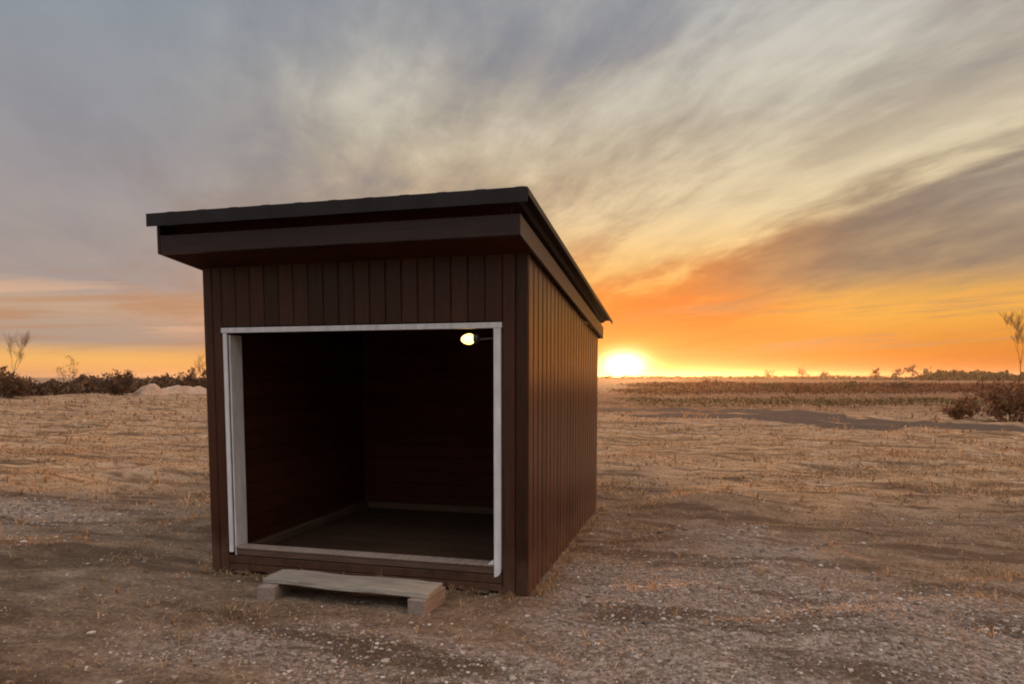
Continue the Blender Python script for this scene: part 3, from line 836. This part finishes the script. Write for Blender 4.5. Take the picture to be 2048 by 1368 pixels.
belt('scrub', [(-66, 26), (-56, 42), (-47, 52.5), (-38, 66), (-26, 80)], 2.4, 1.65, 26000, 0.34, M['scrub'], 51, 'low dark belt of scrub along the far left edge of the field', 'scrub')
bush('tall_bush', 'tallest dark bush at the left end of the scrub belt', -47.0, 34.6, 4.2, 1.95, 61, M['scrub'], 420, 0.30)
bush('round_bush', 'rounded dark bush beside the pale straw mound', -43.7, 41.8, 2.9, 2.15, 62, M['scrub'], 340, 0.26)
bush('scrub_bush', 'dark bush rising close to the left wall of the shelter', -45.6, 52.4, 3.2, 2.4, 63, M['scrub'], 300, 0.28)
bare_tree('bare_tree', 'slender bare tree at the far left beyond the scrub', -64.4, 49.6, 6.4, 71, 4, 2, 0.5, 0.8, r=0.045, twig_r=0.005)
bush('domed_tree', 'small domed leafless tree standing alone over the left scrub', -60.5, 52.5, 4.2, 3.2, 75, M['twig'], 46, 0.18, cat='tree')
bare_tree('bare_tree', 'thin bare sapling beside the left wall of the shelter', -47.5, 55.5, 4.0, 77, 4, 2, 0.5, 0.8, r=0.04, twig_r=0.005)

def mound(name, label, cat, cx, cy, rx, ry, h, rot, mat, seed, flat=2.0):
    nr, nth = 22, 48; V = []
    for i_ in range(nr + 1):
        f = i_ / nr
        for k in range(nth):
            t = 2 * math.pi * k / nth; u, v = rx * f * math.cos(t), ry * f * math.sin(t)
            V.append((cx + u * math.cos(rot) - v * math.sin(rot), cy + u * math.sin(rot) + v * math.cos(rot), (1 - f ** flat) ** 1.2))
    V = np.array(V); top = V[:, 2].copy()
    V[:, 2] = height(V[:, 0], V[:, 1]) - 0.06 + top * h * (1 + .7 * vnoise(V[:, 0] * 1.6, V[:, 1] * 1.6, seed)) + top * .12 * vnoise(V[:, 0] * 5, V[:, 1] * 5, seed + 1)
    i_, k = np.meshgrid(np.arange(nr), np.arange(nth), indexing='ij'); kn = (k + 1) % nth
    f = np.stack([i_ * nth + k, (i_ + 1) * nth + k, (i_ + 1) * nth + kn, i_ * nth + kn], -1).reshape(-1, 4)
    o = from_np(name, V, f, mat, smooth=True)
    return tag(o, label, cat)
m, nt, b, out = new_mat('pale_straw_heap')
g = noise(nt, coords(nt), 7.0, 6, 0.7); g2 = noise(nt, coords(nt), 1.1, 3, 0.5)
nt.links.new(ramp(nt, g * .6 + g2 * .4, [(0.3, (0.20, 0.12, 0.08)), (0.7, (0.50, 0.37, 0.28))]), b.inputs['Base Color'])
b.inputs['Roughness'].default_value = 0.95; bump(nt, b, g, 1.0, 0.1)
M['heap'] = m
mound('straw_mound', 'pale rounded heap of straw at the end of the dark scrub', 'mound', -42.9, 43.8, 1.6, 1.3, 0.95, 0.6, M['heap'], 81)
mound('earth_bank', 'long low pale bank behind the left side of the shelter', 'bank', -42.5, 48.5, 4.2, 1.4, 0.62, 0.75, M['heap'], 83, 4.0)

# right side: bushes in the rough grass, then far trees on the horizon
bush('reddish_bush', 'large reddish brown bush at the far right of the field', 11.5, 23.3, 2.6, 1.55, 91, M['red_scrub'], 520, 0.15)
bush('reddish_bush', 'small low reddish bush just left of the large one', 10.4, 24.6, 1.3, 0.72, 92, M['red_scrub'], 220, 0.12)
for lab, x, y, w, h, sd, mt in (
        ('tiny dark upright bush nearest the setting sun', 2.0, 136.6, 1.7, 1.6, 93, 'scrub'), ('tiny dark bush just right of the one nearest the sun', 4.2, 137.1, 1.6, 1.4, 94, 'scrub'),
        ('broad brown bush in the rough grass right of the sun', 4.8, 76.0, 3.0, 0.95, 95, 'olive_scrub'), ('olive brown bush second in the row right of the sun', 8.8, 83.2, 3.2, 0.95, 96, 'olive_scrub'),
        ('flat brown bush in the middle of the right field', 10.8, 67.4, 3.2, 0.75, 97, 'red_scrub'), ('bush on the skyline left of the olive tree group', 19.8, 97.6, 3.4, 1.15, 98, 'olive_scrub'),
        ('dark bush in front of the far tree group', 23.2, 83.9, 3.1, 1.05, 99, 'scrub')):
    bush('field_bush', lab, x, y, w, h, sd, M[mt], 150, 0.22, group='bushes in the right field')
bare_tree('bare_tree', 'tall bare tree at the right edge with thin upright branches', 69.5, 176, 17.0, 103, 5, 2, 0.42, 0.9, r=0.10, twig_r=0.010)

def far(u, d):                                          # a point at distance d in the azimuth of degrees u
    return CAM[0] + d * math.sin(R(u)), CAM[1] + d * math.cos(R(u))
far_trees = [(4.9, 420, 5.6, 'smallest'), (7.4, 400, 6.8, 'first'), (8.8, 380, 4.6, ''), (12.3, 330, 4.8, ''), (13.6, 340, 5.2, ''), (14.6, 335, 6.2, ''), (15.3, 338, 5.2, ''), (16.2, 320, 4.4, ''), (17.0, 325, 4.6, '')]
far_lab = ['low tree on the skyline, nearest of the far trees to the sun', 'upright far tree standing alone on the bright skyline', 'short far tree right of the lone upright one',
           'first tree of the far right group from the left', 'second tree of the far right group from the left', 'tallest tree in the middle of the far right group', 'tree just right of the tallest one in the far group',
           'low tree near the right end of the far group', 'last tree of the far group before the dark wood']
for k, (u, d, h, _) in enumerate(far_trees):
    x, y = far(u, d)
    root = empty('far_tree', (x, y, float(height(x, y)) - .1)); tag(root, far_lab[k], 'tree', 'far trees on the right skyline')
    rs = np.random.default_rng(200 + k)
    from_np('trunk', *tubes([(np.array([0, 0, 0.]), np.array([.1, 0, h * .45]), .22, .14), (np.array([.1, 0, h * .45]), np.array([0.2, 0, h * .9]), .14, .05)], 5), M['bark'], root)
    p = []
    for _ in range(7):
        cxy = rs.normal(0, 1, 3) * np.array([h * .20, h * .16, h * .14]) + np.array([0.2, 0, h * rs.uniform(.45, .8)])
        p.append(cxy + rs.normal(0, 1, (34, 3)) * h * rs.uniform(.06, .13))
    p = np.concatenate(p); p[:, 2] = np.abs(p[:, 2]); n = len(p)
    s1 = rs.normal(0, 1, (n, 3)) * .26; s2 = rs.normal(0, 1, (n, 3)) * .26
    from_np('crown', np.stack([p, p + s1, p + s1 + s2, p + s2], 1).reshape(-1, 3), np.arange(n)[:, None] * 4 + np.arange(4)[None], M['olive_scrub'], root)
belt('woodland', [far(15.6, 330), far(17.5, 345), far(20, 350), far(24, 350)], 9, 4.4, 6500, 1.0, M['olive_scrub'], 55, 'dark wood along the horizon at the far right', 'wood')
belt('skyline_scrub', [far(-12, 520), far(-3, 500), far(6, 470), far(16, 430)], 8, 2.6, 6000, 1.2, M['scrub'], 56, 'thin line of distant scrub along the horizon under the sunset', 'scrub')
# rough taller growth in the middle distance on the right
belt('rough_growth', [(-6, 62), (4, 66), (12, 72), (22, 78), (34, 84)], 11, 0.55, 9000, 0.24, M['red_scrub'], 57, 'band of rough reddish growth across the right field', 'rough grass')
belt('rough_growth', [(-8, 105), (14, 112), (34, 122), (60, 130)], 26, 0.8, 12000, 0.4, M['red_scrub'], 58, 'most distant band of rough brown growth below the skyline', 'rough grass')
belt('rough_growth', [(-3, 38), (8, 41), (18, 40), (28, 38)], 9, 0.30, 7000, 0.17, M['olive_scrub'], 59, 'sparse olive brown weeds just beyond the dirt track', 'rough grass')

# ------------------------------------------------------------------ evening haze
hm = bpy.data.materials.new('evening_haze'); hm.use_nodes = True
ht = hm.node_tree; ht.nodes.clear()
pv = ht.nodes.new('ShaderNodeVolumePrincipled')
pv.inputs['Color'].default_value = (0.94, 0.92, 0.90, 1)
pv.inputs['Density'].default_value = 0.00022
pv.inputs['Anisotropy'].default_value = 0.75
ho = ht.nodes.new('ShaderNodeOutputMaterial')
ht.links.new(pv.outputs[0], ho.inputs['Volume'])
mb = MB(); mb.box(-3700, 3700, -3700, 3700, float(gz.min()) - 1.0, 20.0)
haze = mb.build('haze', hm)
tag(haze, 'thin warm evening haze over the field', 'haze', kind='stuff')
